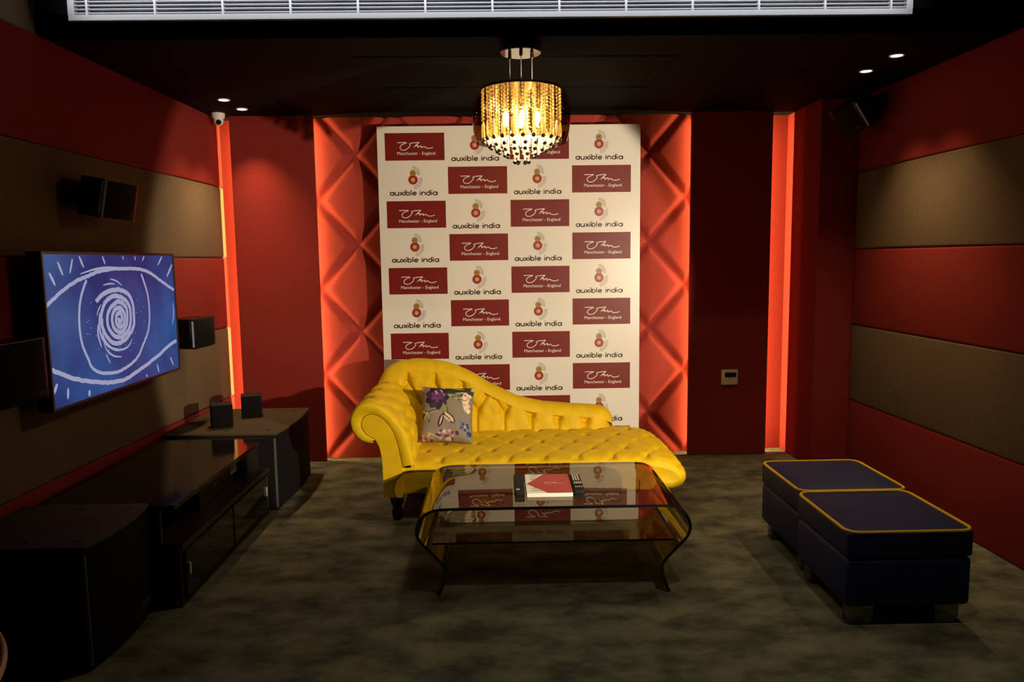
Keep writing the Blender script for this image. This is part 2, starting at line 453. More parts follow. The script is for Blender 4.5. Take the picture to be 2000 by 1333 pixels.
# ------------------------------------------------------------------ dome camera
dc = thing('dome_camera', 'white dome security camera hanging in the far left ceiling corner', 'security camera', (-1.962, 5.37, H))
obj('base', MB().lathe([(.046, 0), (.046, -.018), (.042, -.030), (.036, -.040), (.001, -.040)], n=28, cap=False), WHITE, dc, smooth=True, local=True)
obj('eyeball', MB().sphere((0, 0, -.052), .034, 24, 14), WHITE, dc, smooth=True, local=True)
lens = MB(); ax = Vector((.33, -.80, -.42)).normalized(); e1 = ax.cross(Vector((0,0,1))).normalized(); e2 = e1.cross(ax)
cc = Vector((0, 0, -.052))
ring = lambda r, k: [cc+ax*k+(e1*math.cos(2*PI*i/20)+e2*math.sin(2*PI*i/20))*r for i in range(20)]
lens.add(ring(.019, .027)+ring(.017, .0345), [[i, (i+1)%20, 20+(i+1)%20, 20+i] for i in range(20)]+[list(range(20, 40))])
obj('lens', lens, BLACKG, dc, local=True)

# ------------------------------------------------------------------ chandelier
CH = (.12, 3.72, H)
ch = thing('chandelier', 'round crystal chandelier with smoked glass drum shade and chrome ceiling plate', 'chandelier', CH)
obj('canopy', MB().lathe([(.092, 0), (.100, -.004), (.100, -.050), (.097, -.054), (.001, -.054)], n=48, cap=False), CHROME, ch, smooth=35, local=True)
for dx, dy in ((-.053, .01), (0, -.05), (.055, .01)):
    obj('hanging_wire', MB().tube([(dx, dy, -.054), (dx, dy, -.225)], .0022, 6), PAPER, ch, local=True)
    obj('wire_grip', MB().lathe([(.009, -.054), (.009, -.072), (.005, -.08), (.001, -.08)], (dx, dy, 0), 14, cap=False), CHROME, ch, smooth=True, local=True)
prof = smooth_path([(.200, -.222), (.217, -.236), (.233, -.268), (.241, -.315), (.241, -.36), (.238, -.41), (.231, -.45), (.222, -.478)], 4)
obj('shade', MB().lathe(prof, n=72, cap=False), SHADEG, ch, smooth=True, local=True, fixn=False)
obj('crystal_plate', MB().lathe([(.197, -.226), (.197, -.232), (.001, -.232)], n=48, cap=False).lathe([(.001, -.226), (.197, -.226)], n=48, cap=False), CHROME, ch, local=True)
bulbs = [(.09*math.cos(a), .09*math.sin(a)) for a in [PI/6+k*PI/3 for k in range(6)]]
for bx, by in bulbs:
    b = obj('bulb', MB().sphere((bx, by, -.365), .013, 12, 10, sz=2.2), BULB, ch, smooth=True, local=True)
    obj('bulb_holder', MB().lathe([(.012, -.232), (.012, -.325), (.001, -.325)], (bx, by, 0), 12, cap=False), CHROME, b, smooth=True, local=True)
RINGS = [(.192, 24, -.470), (.157, 19, -.497), (.120, 15, -.520), (.082, 10, -.540), (.034, 6, -.572)]
strand_cache = {}
for r, n, zb in RINGS:
    bead = MB(); z = -.236
    zr = zb+.085-.02*(r < .1)
    while z > zr+.008:
        q = .0068
        bead.add([(0,0,z+q*1.2), (q,0,z), (0,q,z), (-q,0,z), (0,-q,z), (0,0,z-q*1.2)], [(0,1,2),(0,2,3),(0,3,4),(0,4,1),(5,2,1),(5,3,2),(5,4,3),(5,1,4)]); z -= .0165
    bead.lathe([(.001, zr), (.0045, zr-.006), (.0062, zr-.03), (.0050, zb+.014), (.001, zb+.006)], n=6, cap=False)
    ball = MB().sphere((0, 0, zb), .0105, 14, 10)
    s0 = None
    for k in range(n):
        a = 2*PI*(k+.5*(n % 2))/n
        if s0 is None:
            s0 = obj('crystal_strand', bead, CRYSTAL, ch, local=True); b0 = obj('end_ball', ball, DKCHROME, s0, smooth=True, local=True)
            o = s0
        else:
            o = s0.copy(); COL.objects.link(o); bb = b0.copy(); COL.objects.link(bb); bb.parent = o
        o.location = (r*math.cos(a), r*math.sin(a), 0); o.rotation_euler = (0, 0, random.random()*6)
pl = bpy.data.lights.new('chandelier_light', 'POINT'); pl.energy = 7; pl.color = (1, .80, .48); pl.shadow_soft_size = .06
po = bpy.data.objects.new('chandelier_light', pl); COL.objects.link(po); po.location = (CH[0], CH[1], H-.40)

# ------------------------------------------------------------------ banner
BX0, BX1, BZ1, BY = -.852, 1.020, 2.447, 5.36
bn = thing('banner_board', 'tall white backdrop banner with rows of red signature boxes behind the yellow sofa', 'banner', (.08, BY+.02, 0))
obj('board', MB().box((BX0, BY, 0), (BX1, BY+.03, BZ1), bev=.002), BOARD, bn)
pr = MB()
OHM = [[(330,268),(400,267),(462,268),(430,283),(395,298),(372,322),(372,348),(392,368),(428,372),(470,355),(502,325),(515,300),(512,284),(500,282)],
       [(500,292),(532,276),(590,270),(640,268),(600,300),(550,345)],
       [(550,345),(590,318),(622,308),(618,335),(655,318),(672,318),(670,340),(700,328),(718,326),(728,340),(760,350),(800,348),(838,336)]]
def signature(mb, fn, w_, mi=0):
    """the handwritten logo in a unit box about 1 wide: u 0..1, v up"""
    for st in OHM:
        mb.ribbon(smooth_path([((x-330)/508, (372-y)/508) for x, y in st], 5), w_, fn, mi)
def arc(c, r, a0, a1, n=14):
    return [(c[0]+r*math.cos(math.radians(a0+(a1-a0)*i/n)), c[1]+r*math.sin(math.radians(a0+(a1-a0)*i/n))) for i in range(n+1)]
def letter(ch_):
    """stroke letters, x-height 1: (strokes, advance)"""
    bowl = arc((.5, .5), .42, 0, 360, 24); S = lambda x, a, b: [(x, a), (x, b)]
    return {'a': ([bowl, S(.94, .04, .98)], 1.18), 'u': ([[(.08, .98)]+arc((.46, .44), .38, 180, 360, 12)+[(.84, .98)], S(.84, 0.04, .5)], 1.06),
            'x': ([[(.05, .02), (.88, .98)], [(.05, .98), (.88, .02)]], 1.02), 'i': ([S(.1, .02, .98), S(.1, 1.24, 1.46)], .40),
            'b': ([bowl, S(.08, .04, 1.5)], 1.16), 'l': ([S(.1, .02, 1.5)], .40), 'e': ([arc((.5, .5), .42, 0, 320, 22), [(.1, .5), (.9, .5)]], 1.14),
            'n': ([S(.08, .02, .98), [(.08, .5)]+arc((.46, .54), .38, 180, 0, 12)+[(.84, .02)]], 1.08), 'd': ([bowl, S(.92, .04, 1.5)], 1.18), ' ': ([], .62)}[ch_]
def word(mb, text, fn, size, wd, mi):
    x = 0
    for ch_ in text:
        st, ad = letter(ch_)
        for s_ in st: mb.ribbon([((x+p[0])*size*1.22, p[1]*size) for p in s_], wd*size, fn, mi)
        x += ad
    return x*size*1.22
def font_mesh(text, size):
    cu = bpy.data.curves.new('t', 'FONT'); cu.body = text; cu.size = size; cu.align_x = 'CENTER'; cu.resolution_u = 3
    ob = bpy.data.objects.new('t', cu); COL.objects.link(ob); bpy.context.view_layer.update()
    me = bpy.data.meshes.new_from_object(ob.evaluated_get(bpy.context.evaluated_depsgraph_get()))
    vs = [(v.co.x, v.co.y) for v in me.vertices]; fs = [list(p.vertices) for p in me.polygons]
    bpy.data.objects.remove(ob); bpy.data.meshes.remove(me); bpy.data.curves.remove(cu)
    return vs, fs
MV, MF = font_mesh('Manchester - England', .0315)
K = .000502
WL = word(MB(), 'auxible india', lambda u, v: (0, 0, 0), 1, .1, 0)
for r in range(11):
    for c in range(4):
        x0 = -.797+.4425*c; zt = 2.400-.2375*r
        if zt < .1: continue
        if (r+c) % 2 == 0:
            pr.rect(x0, zt-.191, x0+.4215, zt, lambda u, v: (u, BY-.0006, v), 0)
            signature(pr, lambda u, v: (x0+.088+u*.254, BY-.0012, zt-.1185+v*.254), .019, 1)
            pr.add([(x0+.221+vx, BY-.0012, zt-.152+vy) for vx, vy in MV], MF, 1)
        else:
            F = lambda dy: (lambda u, v: (x0+.193+u*K, BY-dy, zt-.089-v*K))
            for rr in (88, 106, 126): pr.ribbon(arc((0, 0), rr, -18, 85), 4.5, F(.0006), 2)
            for rr in (60, 76, 92): pr.ribbon(arc((0, -95), rr, -95, 22), 4.5, F(.0006), 2)
            pr.disc((0, -95), 43, F(.0008), 6); pr.disc((0, -95), 37, F(.0011), 5); pr.disc((0, -95), 22, F(.0014), 4); pr.disc((0, -95), 9, F(.0017), 6)
            pr.disc((0, 0), 67, F(.0009), 3); pr.disc((0, 0), 36, F(.0012), 4); pr.disc((0, 0), 20, F(.0015), 7)
            word(pr, 'auxible india', lambda u, v: (x0+.026+u, BY-.0008, zt-.185-.013+v), .343/WL, .30, 2)
obj('print', pr, [BRED, BWHITE, BTXT, BCRIM, BORNG, BOLIV, BDARK, BGRN], bn, fixn=False)

# ------------------------------------------------------------------ yellow chaise sofa
so = thing('chaise_sofa', 'yellow buttoned velvet chaise sofa with rolled arm on the left', 'sofa', (.2, 4.55, 0))
def lattice(u, v, L, ws, ds, wb, db):
    a, b = u+v, u-v
    da, dbb = abs(a-round(a)), abs(b-round(b))
    h = -ds*math.exp(-(min(da, dbb)*L/ws)**2)
    return h-db*math.exp(-((da*da+dbb*dbb)*L*L)/(wb*wb))
# seat: a profile that rolls down at the right end
sp = smooth_path([(-.66, .345), (-.3, .347), (.1, .349), (.5, .350), (.80, .350), (.93, .338), (1.02, .302), (1.068, .245), (1.058, .188), (1.00, .160), (.93, .160)], 34)
SN = len(sp)
arcl = [0.0]
for i in range(1, SN): arcl.append(arcl[-1]+math.dist(sp[i], sp[i-1]))
cs = smooth_path([(4.150, -.13), (4.136, -.085), (4.134, -.045), (4.150, -.012), (4.190, .006), (4.26, .012), (4.40, .016), (4.60, .018), (4.80, .014), (4.93, .006), (4.985, -.010), (5.0, -.045), (5.0, -.09), (5.0, -.13)], 12)
def seat(u, v):
    i = min(SN-1, int(round(u*(SN-1)))); j = min(len(cs)-1, int(round(v*(len(cs)-1))))
    a, b = sp[max(0, i-1)], sp[min(SN-1, i+1)]; tx, tz = b[0]-a[0], b[1]-a[1]; L = math.hypot(tx, tz)
    nx, nz = -tz/L, tx/L
    y, n = cs[j]
    fade = max(0.0, min(1.0, (n+.05)/.05))*max(0, min(1, (y-4.135)/.03+.2))
    n2 = n
    if sp[i][0] > .80:
        if n < -.045: y = 4.1335 if y < 4.5 else 5.0
        n = n2 = max(n, -.045)
    if nz < .75:                                       # the roll thins under the curl
        n2 = max(n, -.05) if n < 0 else n
    wob = mnoise.noise(Vector((arcl[i]*9, y*9, 0)))*.10
    n2 += fade*(lattice(arcl[i]/.200+wob*.4, (y-4.03)/.33+wob*.5, .165, .011, .0045, .024, .017)+.004*mnoise.noise(Vector((arcl[i]*14, y*24, 3.)))+.003*mnoise.noise(Vector((arcl[i]*40, y*22, 7.))))
    return (sp[i][0]+nx*n2, y, sp[i][1]+nz*n2)
st_ = MB().grid(seat, SN, len(cs))
ncs = len(cs)
for j_ in (0, ncs-1):
    ring_ = [st_.v[i*ncs+j_] for i in range(SN)]
    cyy = ring_[0][1]
    mid = [(p[0], cyy, .24) for p in ring_ if p[0] < .86]
    i0 = max(i for i in range(SN//2) if ring_[i][0] < .80)
    rg = ring_[i0:]+[(.80, cyy, .16)]
    st_.add(rg+[(.92, cyy, .235)], [(k, (k+1) % len(rg), len(rg)) for k in range(len(rg))])
obj('seat', st_, YELLOW, so, smooth=75, fixn=False)
# base rail under the seat
obj('base_rail', MB().box((-.672, 4.160, .155), (.93, 4.975, .30), bev=.012, seg=3), YELLOW, so, smooth=True)
# backrest
top = smooth_path([(-.845, .60), (-.835, .67), (-.805, .735), (-.758, .792), (-.695, .822), (-.618, .838), (-.53, .840), (-.444, .830), (-.36, .812), (-.271, .780), (-.185, .735), (-.099, .682), (-.01, .634), (.075, .592), (.16, .562), (.25, .541), (.34, .528), (.43, .519), (.53, .512), (.637, .503), (.69, .492), (.728, .470), (.752, .440), (.760, .405), (.752, .365), (.742, .33)], 15)
bs = [(0.0, 0.0, 1)]
NB, MBK = len(top), 116
def back(u, v):
    i = min(NB-1, int(round(u*(NB-1)))); x, zt = top[i]
    zb = .30; h = max(zt-zb, .02)
    # end columns get thinner so the rounded end closes
    ex = 1.0
    if x > .60: ex = math.sqrt(max(0.02, 1-((x-.60)/.162)**2))
    if x < -.74: ex = math.sqrt(max(0.05, 1-((-.74-x)/.108)**2))
    th = .165*(.55+.45*ex); yc = 5.0
    R = min(.085, h*.48)
    if v < .62:
        q = v/.62; z = zb+(h-R)*q; y = 4.875+.035*q+(1-ex)*.05
        xx = (x-.016)/.184; zz = (z+.127*(x-.2)-.435)/.32
        if zz < 0:
            d = abs(xx-round(xx)); dep = -.018*math.exp(-(d*.184/.012)**2)-.028*math.exp(-((d*.184)**2+(zz*.32)**2)/(.03**2))
        elif zz > .5:
            d = abs(xx-.5-round(xx-.5)); dep = -.018*math.exp(-(d*.184/.013)**2)-.028*math.exp(-((d*.184)**2+((zz-.5)*.32)**2)/(.03**2))
        else:
            dep = lattice(xx, zz, .16, .015, .026, .034, .030)
        y -= dep+.012*ex+.003*mnoise.noise(Vector((x*18, z*18, 1.)))*ex
        return (x, y, z)
    if v < .86:
        q = (v-.62)/.24*PI/2*1.999
        xx = (x-.016)/.184; d = abs(xx-.5-round(xx-.5)); rr = R-.006*math.exp(-(d*.184/.016)**2)*(1-(v-.62)/.24)
        yc = 4.91+(1-ex)*.05+th*.5-.012
        return (x, yc-th*.5*math.cos(q), zt-R+rr*math.sin(q))
    q = (v-.86)/.14
    return (x, 4.91+(1-ex)*.05+th-.012, zt-R-(h-R)*q)
obj('backrest', MB().grid(back, NB, MBK), YELLOW, so, smooth=75, fixn=False)
# rolled arm
Spts = [(-.678,.155),(-.681,.321),(-.686,.400),(-.710,.486),(-.766,.526),(-.791,.573),(-.782,.612),(-.762,.632),(-.728,.637),(-.683,.618),(-.639,.571),(-.610,.516),(-.589,.437),(-.576,.358),(-.571,.319),(-.573,.151)]
Opts = [(-.500,.325),(-.508,.380),(-.522,.444),(-.541,.522),(-.585,.593),(-.636,.648),(-.695,.692),(-.755,.708),(-.809,.694),(-.848,.652),(-.865,.602),(-.853,.539),(-.813,.488),(-.756,.466),(-.712,.471)]
Ss = smooth_path(Spts[1:15], 5); Os = smooth_path(Opts, 9)
obj('arm_front', MB().prism([Spts[0]]+Ss+[Spts[-1]], lambda u, v, t: (u, t, v), 4.112, 4.960), YELLOW, so)
inner = [p for p in Ss if True][8:-1]
def resample(pts, n):
    L = [0.0]
    for i in range(1, len(pts)): L.append(L[-1]+math.dist(pts[i], pts[i-1]))
    out = []; k = 0
    for i in range(n):
        t = L[-1]*i/(n-1)
        while k < len(pts)-2 and L[k+1] < t: k += 1
        f_ = (t-L[k])/max(1e-9, L[k+1]-L[k]); out.append(tuple(a+(b-a)*f_ for a, b in zip(pts[k], pts[k+1])))
    return out
loop = Os+resample(inner, len(Os))
cx_ = sum(p[0] for p in loop)/len(loop); cz_ = sum(p[1] for p in loop)/len(loop)
nO = len(Os); al = [0.0]
for i in range(1, nO): al.append(al[-1]+math.dist(Os[i], Os[i-1]))
ys = [4.116, 4.120, 4.132, 4.150]+[4.15+.82*(k/44) for k in range(1, 44)]+[4.965, 4.972]
ins = {0: .020, 1: .010, 2: .003}
am = MB(); vs = []; NL = len(loop)
for j, y in enumerate(ys):
    for i, p in enumerate(loop):
        a, b = loop[i-1], loop[(i+1) % NL]; tx, tz = b[0]-a[0], b[1]-a[1]; L = math.hypot(tx, tz) or 1
        nx, nz = tz/L, -tx/L
        d = -ins.get(j, 0.0)
        if i < nO:
            k = min(1, i/10, (nO-1-i)/10)*min(1, max(0, (y-4.13)/.05))
            d += k*(.004+lattice(al[i]/.19+.2, (y-4.05)/.26, .14, .016, .009, .03, .016))
            vs.append((p[0]+nx*d*-1*-1, y, p[1]+nz*d))
        else:
            vs.append((p[0]+nx*d*.3, y, p[1]+nz*d*.3))
fs = [(j*NL+i, j*NL+(i+1) % NL, (j+1)*NL+(i+1) % NL, (j+1)*NL+i) for j in range(len(ys)-1) for i in range(NL)]
for j in (0, len(ys)-1):
    fs += [(j*NL+i, j*NL+i+1, j*NL+NL-2-i, j*NL+NL-1-i) for i in range(nO-1)]
am.add(vs, fs); obj('arm_roll', am, YELLOW, so, smooth=60)
for lx, ly in ((-.615, 4.185), (.86, 4.195), (-.60, 4.92), (.86, 4.92)):
    obj('leg', MB().lathe([(.024, 0), (.030, .02), (.034, .05), (.026, .075), (.036, .10), (.044, .14), (.044, .158)], (lx, ly, 0), 18), LEGW, so, smooth=True)

# ------------------------------------------------------------------ floral cushion (pattern printed on its cloth)
def cushion():
    N = 110; W, Hh, T = .332, .370, .068
    pet = []
    rnd = random.Random(3)
    def ell(cx, cy, rx, ry, ang, col): pet.append((cx, cy, rx, ry, math.radians(ang), col))
    # coordinates from the upper left corner, 0..1
    PUR, PUR2, DKP = (.045, .012, .06), (.13, .03, .16), (.012, .008, .02)
    for k in range(9):
        a = k*40; ell(.30+.12*math.cos(math.radians(a)), .24+.12*math.sin(math.radians(a)), .11, .075, a, PUR if k % 2 else DKP)
    for k in range(6):
        a = 20+k*60; ell(.30+.07*math.cos(math.radians(a)), .22+.07*math.sin(math.radians(a)), .06, .032, a+20, PUR2)
    ell(.28, .15, .055, .018, 60, (.55, .35, .45)); ell(.38, .12, .05, .014, 50, (.5, .4, .5)); ell(.43, .20, .03, .03, 0, (.30, .10, .25))
    LG, DG = (.45, .46, .18), (.06, .08, .03)
    for k in range(6):
        ell(.70+.03*k, .06+.045*k, .12, .014, 8-6*k, LG if k % 2 == 0 else (.02, .02, .018))
    for k in range(5): ell(.58+.06*k, .22+.025*k, .085, .016, 18, LG if k % 2 == 0 else DG)
    for k in range(16):
        ell(.86+.07*rnd.uniform(-1, 1), .33+.15*rnd.uniform(-1, 1), .045, .035, rnd.uniform(0, 180), rnd.choice([(.75, .55, .38), (.80, .68, .48), (.62, .42, .26), (.8, .7, .55)]))
    ell(.83, .20, .03, .02, 0, (.5, .1, .04))
    for k in range(4): ell(.44+.02*k, .42+.015*k, .014, .07, -20, LG if k % 2 == 0 else DG)
    BR, CRM = (.040, .010, .010), (.72, .60, .45)
    ell(.22, .50, .14, .016, -14, BR); ell(.25, .505, .10, .008, -14, LG)
    ell(.54, .60, .145, .062, 38, BR); ell(.54, .58, .115, .022, 38, CRM); ell(.50, .62, .09, .014, 42, CRM); ell(.60, .66, .05, .012, 30, CRM)
    ell(.39, .66, .045, .12, 14, BR); ell(.395, .65, .012, .09, 14, CRM)
    ell(.08, .56, .05, .08, 20, BR); ell(.10, .57, .02, .08, 25, LG); ell(.16, .62, .02, .09, -15, DG); ell(.15, .58, .012, .07, -15, LG); ell(.06, .50, .06, .02, 30, LG)
    for k in range(9):
        a = k*40; ell(.84+.06*math.cos(math.radians(a)), .755+.05*math.sin(math.radians(a)), .04, .018, a, (.10, .14, .30) if k % 2 else (.02, .025, .07))
    ell(.85, .755, .03, .028, 0, (.30, .36, .55)); ell(.76, .68, .05, .018, 60, (.14, .17, .30)); ell(.93, .87, .05, .045, 0, (.02, .03, .14)); ell(.90, .90, .02, .02, 0, (.06, .10, .35))
    for k in range(18):
        ell(.50+.13*rnd.uniform(-1, 1), .90+.07*rnd.uniform(-1, 1), .035, .025, rnd.uniform(0, 180), rnd.choice([(.55, .33, .36), (.7, .5, .5), (.16, .03, .09), (.62, .45, .40)]))
    ell(.34, .91, .04, .025, 20, (.02, .025, .03)); ell(.70, .87, .04, .035, 40, (.02, .03, .04))
    for k in range(14):
        ell(.14+.11*rnd.uniform(-1, 1), .95+.05*rnd.uniform(-1, 1), .035, .02, rnd.uniform(0, 180), rnd.choice([(.55, .12, .10), (.6, .35, .25), (.4, .3, .1), (.16, .03, .05)]))
    for k in range(4): ell(.20+.05*k, .88+.02*k, .06, .008, 15, LG)
    ell(.02, .06, .02, .07, -10, (.6, .5, .2)); ell(.97, .05, .03, .05, 20, (.5, .48, .3))
    vs, fs, cols = [], [], []
    for side in (0, 1):
        for i in range(N):
            for j in range(N):
                u, v = i/(N-1), j/(N-1)
                a, b = 2*u-1, 2*v-1
                pin = 1-.05*(1-abs(b)**2)*abs(a)**3                       # sides bow in, corners stay out
                pin2 = 1-.06*(1-abs(a)**2)*abs(b)**3
                x = a*W/2*pin; y = b*Hh/2*pin2
                t = T*((1-a**4)*(1-b**4))**.55+.002*math.sin(9*a+4*b)*(1-a*a)*(1-b*b)
                vs.append((x, (-t if side == 0 else t), y))
                base_ = (.235, .195, .150)
                if side == 0:
                    if 1-v < .17 and u > .45: base_ = (.035, .030, .026)
                    for (cx, cy, rx, ry, an, col) in pet:
                        dx, dy = u-cx, (1-v)-cy
                        p, q = dx*math.cos(an)+dy*math.sin(an), -dx*math.sin(an)+dy*math.cos(an)
                        if (p/rx)**2+(q/ry)**2 < 1: base_ = col
                cols.append((*base_, 1))
        o = side*N*N
        for i in range(N-1):
            for j in range(N-1):
                q = (o+i*N+j, o+(i+1)*N+j, o+(i+1)*N+j+1, o+i*N+j+1)
                fs.append(q if side == 0 else q[::-1])
    m = bpy.data.materials.new('floral_cloth'); m.use_nodes = True; nt = m.node_tree; b = nt.nodes['Principled BSDF']
    at = nt.nodes.new('ShaderNodeAttribute'); at.attribute_name = 'print'; nt.links.new(at.outputs['Color'], b.inputs['Base Color']); b.inputs['Roughness'].default_value = .7
    mb = MB().add(vs, fs); o = obj('cushion', mb, m, None, smooth=80, fixn=False)
    at_ = o.data.color_attributes.new('print', 'FLOAT_COLOR', 'POINT')
    at_.data.foreach_set('color', [c for q in cols for c in q])
    return o
cu = cushion()
cu.location = (-.340, 4.555, .536); cu.rotation_euler = (math.radians(-31), math.radians(3), math.radians(2))
tag(cu, 'gray floral cushion with purple and blue flowers leaning on the yellow sofa', 'cushion')

# ------------------------------------------------------------------ smoked glass table
tb = thing('coffee_table', 'smoked bent glass coffee table with lower shelf in front of the sofa', 'table', (.226, 3.52, 0))
half = [(.520, 0), (.497, .06), (.486, .112), (.500, .150), (.545, .200), (.592, .250), (.611, .292), (.604, .335), (.578, .373), (.530, .397), (.46, .402)]
hp = smooth_path(half, 5)
TY0, TY1, TC, TT = 3.170, 3.865, .226, .013
line = [(TC-x, z) for x, z in hp]+[(TC+x, z) for x, z in hp[::-1]]
poly_o, poly_i = [], []
for i, p in enumerate(line):
    a, b = line[max(0, i-1)], line[min(len(line)-1, i+1)]; tx, tz = b[0]-a[0], b[1]-a[1]; L = math.hypot(tx, tz)
    nx, nz = -tz/L*TT/2, tx/L*TT/2
    poly_o.append((p[0]+nx, max(0, p[1]+nz))); poly_i.append((p[0]-nx, max(0, p[1]-nz)))
n = len(line); sh = MB()
V = [(x, y, z) for y in (TY0, TY1) for (x, z) in poly_o+poly_i]
sh.add(V, [(i, i+1, 2*n+i+1, 2*n+i) for i in range(n-1)]+[(n+i, 3*n+i, 3*n+i+1, n+i+1) for i in range(n-1)], 0)
sh.add(V, [(i, n+i, n+i+1, i+1) for i in range(n-1)]+[(2*n+i, 2*n+i+1, 3*n+i+1, 3*n+i) for i in range(n-1)]+[(0, 2*n, 3*n, n), (n-1, 2*n-1, 4*n-1, 3*n-1)], 1)
EDGE = mat('glass_edge', (.006, .006, .006), .1, spec=.6)
obj('bent_top', sh, [SMOKE, EDGE], tb, smooth=40)
shf = MB(); X0, X1, Z0 = -.318, .770, .232
v8 = [(X0,TY0+.02,Z0),(X1,TY0+.02,Z0),(X1,TY1-.02,Z0),(X0,TY1-.02,Z0),(X0,TY0+.02,Z0+.01),(X1,TY0+.02,Z0+.01),(X1,TY1-.02,Z0+.01),(X0,TY1-.02,Z0+.01)]
shf.add(v8, [(0,3,2,1),(4,5,6,7)], 0); shf.add(v8, [(0,1,5,4),(1,2,6,5),(2,3,7,6),(3,0,4,7)], 1)
obj('shelf', shf, [SMOKE, EDGE], tb)

# ------------------------------------------------------------------ on the table: catalogue, two remotes
ZT = .402+TT/2
bk = thing('catalogue', 'thick red and white catalogue lying on the glass table between two remotes', 'book', (.218, 3.445, ZT))
BX, BY0, BY1 = (.112, .326), 3.30, 3.60
obj('pages', MB().box((BX[0]+.001, BY0+.001, ZT), (BX[1]-.001, BY1-.001, ZT+.017)), PAPER, bk)
cv = MB().box((BX[0], BY0, ZT+.017), (BX[1], BY1, ZT+.0185), 0)
U = lambda u, v: (BX[0]+u*(BX[1]-BX[0]), BY0+v*(BY1-BY0), ZT+.0190)
U2 = lambda u, v: (BX[0]+u*(BX[1]-BX[0]), BY0+v*(BY1-BY0), ZT+.0194)
cv.add([U(.44, 1), U(.02, .48), U(.46, 0), U(1, 0), U(1, 1)], [(0,1,2,3,4)], 1)
for k, (a, b, q) in enumerate([(.10, .34, .93), (.10, .26, .82), (.10, .20, .72), (.10, .24, .24), (.10, .32, .13)]):
    cv.ribbon(smooth_path([(a, q), ((a+b)/2, q+.012), (b, q)], 4), .03, U, 2, taper=True)
signature(cv, lambda u, v: U2(.40+u*.45, .46+v*.45), .022, 3)
obj('cover', cv, [PAPER, BOOKR, BOOKD, BWHITE], bk, fixn=False)
def remote(x0, x1, y0, y1, h, label, keys):
    r = thing('remote_control', label, 'remote control', ((x0+x1)/2, (y0+y1)/2, ZT), group=None)
    obj('body', MB().box((x0, y0, ZT), (x1, y1, ZT+h), bev=.005, seg=3), BLACKM, r, smooth=True)
    kb = MB()
    for (a, b, c_, d_) in keys:
        kb.box((x0+(x1-x0)*a, y0+(y1-y0)*b, ZT+h), (x0+(x1-x0)*c_, y0+(y1-y0)*d_, ZT+h+.0022))
    obj('buttons', kb, KEYW, r)
keysR = [(.14+.25*i, .60+.095*j, .14+.25*i+.15, .60+.095*j+.075) for i in range(3) for j in range(4)]
keysR += [(.16+.20*i, .40+.06*j, .16+.20*i+.13, .40+.06*j+.035) for i in range(4) for j in range(2)]
keysR += [(.14+.20*i, .18, .14+.20*i+.12, .22) for i in range(4)]
remote(.336, .384, 3.325, 3.585, .022, 'remote control with rows of pale buttons, right of the catalogue', keysR)
remote(.056, .104, 3.31, 3.585, .026, 'plain black remote control with one pale key, left of the catalogue', [(.15, .08, .50, .13)])

# ------------------------------------------------------------------ ottomans
def ottoman(x0, x1, y0, y1, h):
    o = thing('ottoman', 'farther navy velvet ottoman with yellow piping, against the right wall', 'ottoman', ((x0+x1)/2, (y0+y1)/2, 0), group='navy ottomans')
    o_ = o
    obj('base', MB().box((x0+.002, y0+.002, .085), (x1-.002, y1-.002, .287), bev=.02, seg=4), NAVY, o, smooth=True)
    def topf(u, v):
        a, b = 2*u-1, 2*v-1
        cr = .022*(1-a**4)*(1-b**4)
        return (x0+.012+(x1-x0-.024)*u, y0+.012+(y1-y0-.024)*v, h-.002+cr+.003*math.sin(7*u+2)*math.sin(6*v)*(1-a*a)*(1-b*b))
    lid = MB().box((x0, y0, .289), (x1, y1, h), bev=.016, seg=4); lid.grid(topf, 26, 26)
    obj('cushion_lid', lid, NAVY, o, smooth=60, fixn=False)
    r = .05; path = []
    for cx, cy, a0 in ((x1-r, y1-r, 0), (x0+r, y1-r, 90), (x0+r, y0+r, 180), (x1-r, y0+r, 270)):
        path += [(cx+r*math.cos(math.radians(a0+k*15)), cy+r*math.sin(math.radians(a0+k*15)), h+.001) for k in range(7)]
    obj('piping', MB().tube(path, .0065, 8, closed=True), PIPE, o, smooth=True)
    for fx, fy in ((x0+.03, y0+.03), (x1-.13, y0+.03), (x0+.03, y1-.09), (x1-.13, y1-.09)):
        obj('foot', MB().prism([(fx, 0), (fx+.085, 0), (fx+.10, .03), (fx+.10, .086), (fx, .086)], lambda u, v, t: (u, t, v), fy, fy+.06, bev=.004), FOOTM, o, smooth=True)
    return o
o1 = ottoman(1.395, 1.905, 3.335, 3.845, .40)
dup(o1, (1.630, 3.065, 0), label='nearer navy velvet ottoman with yellow piping, closest to the camera')

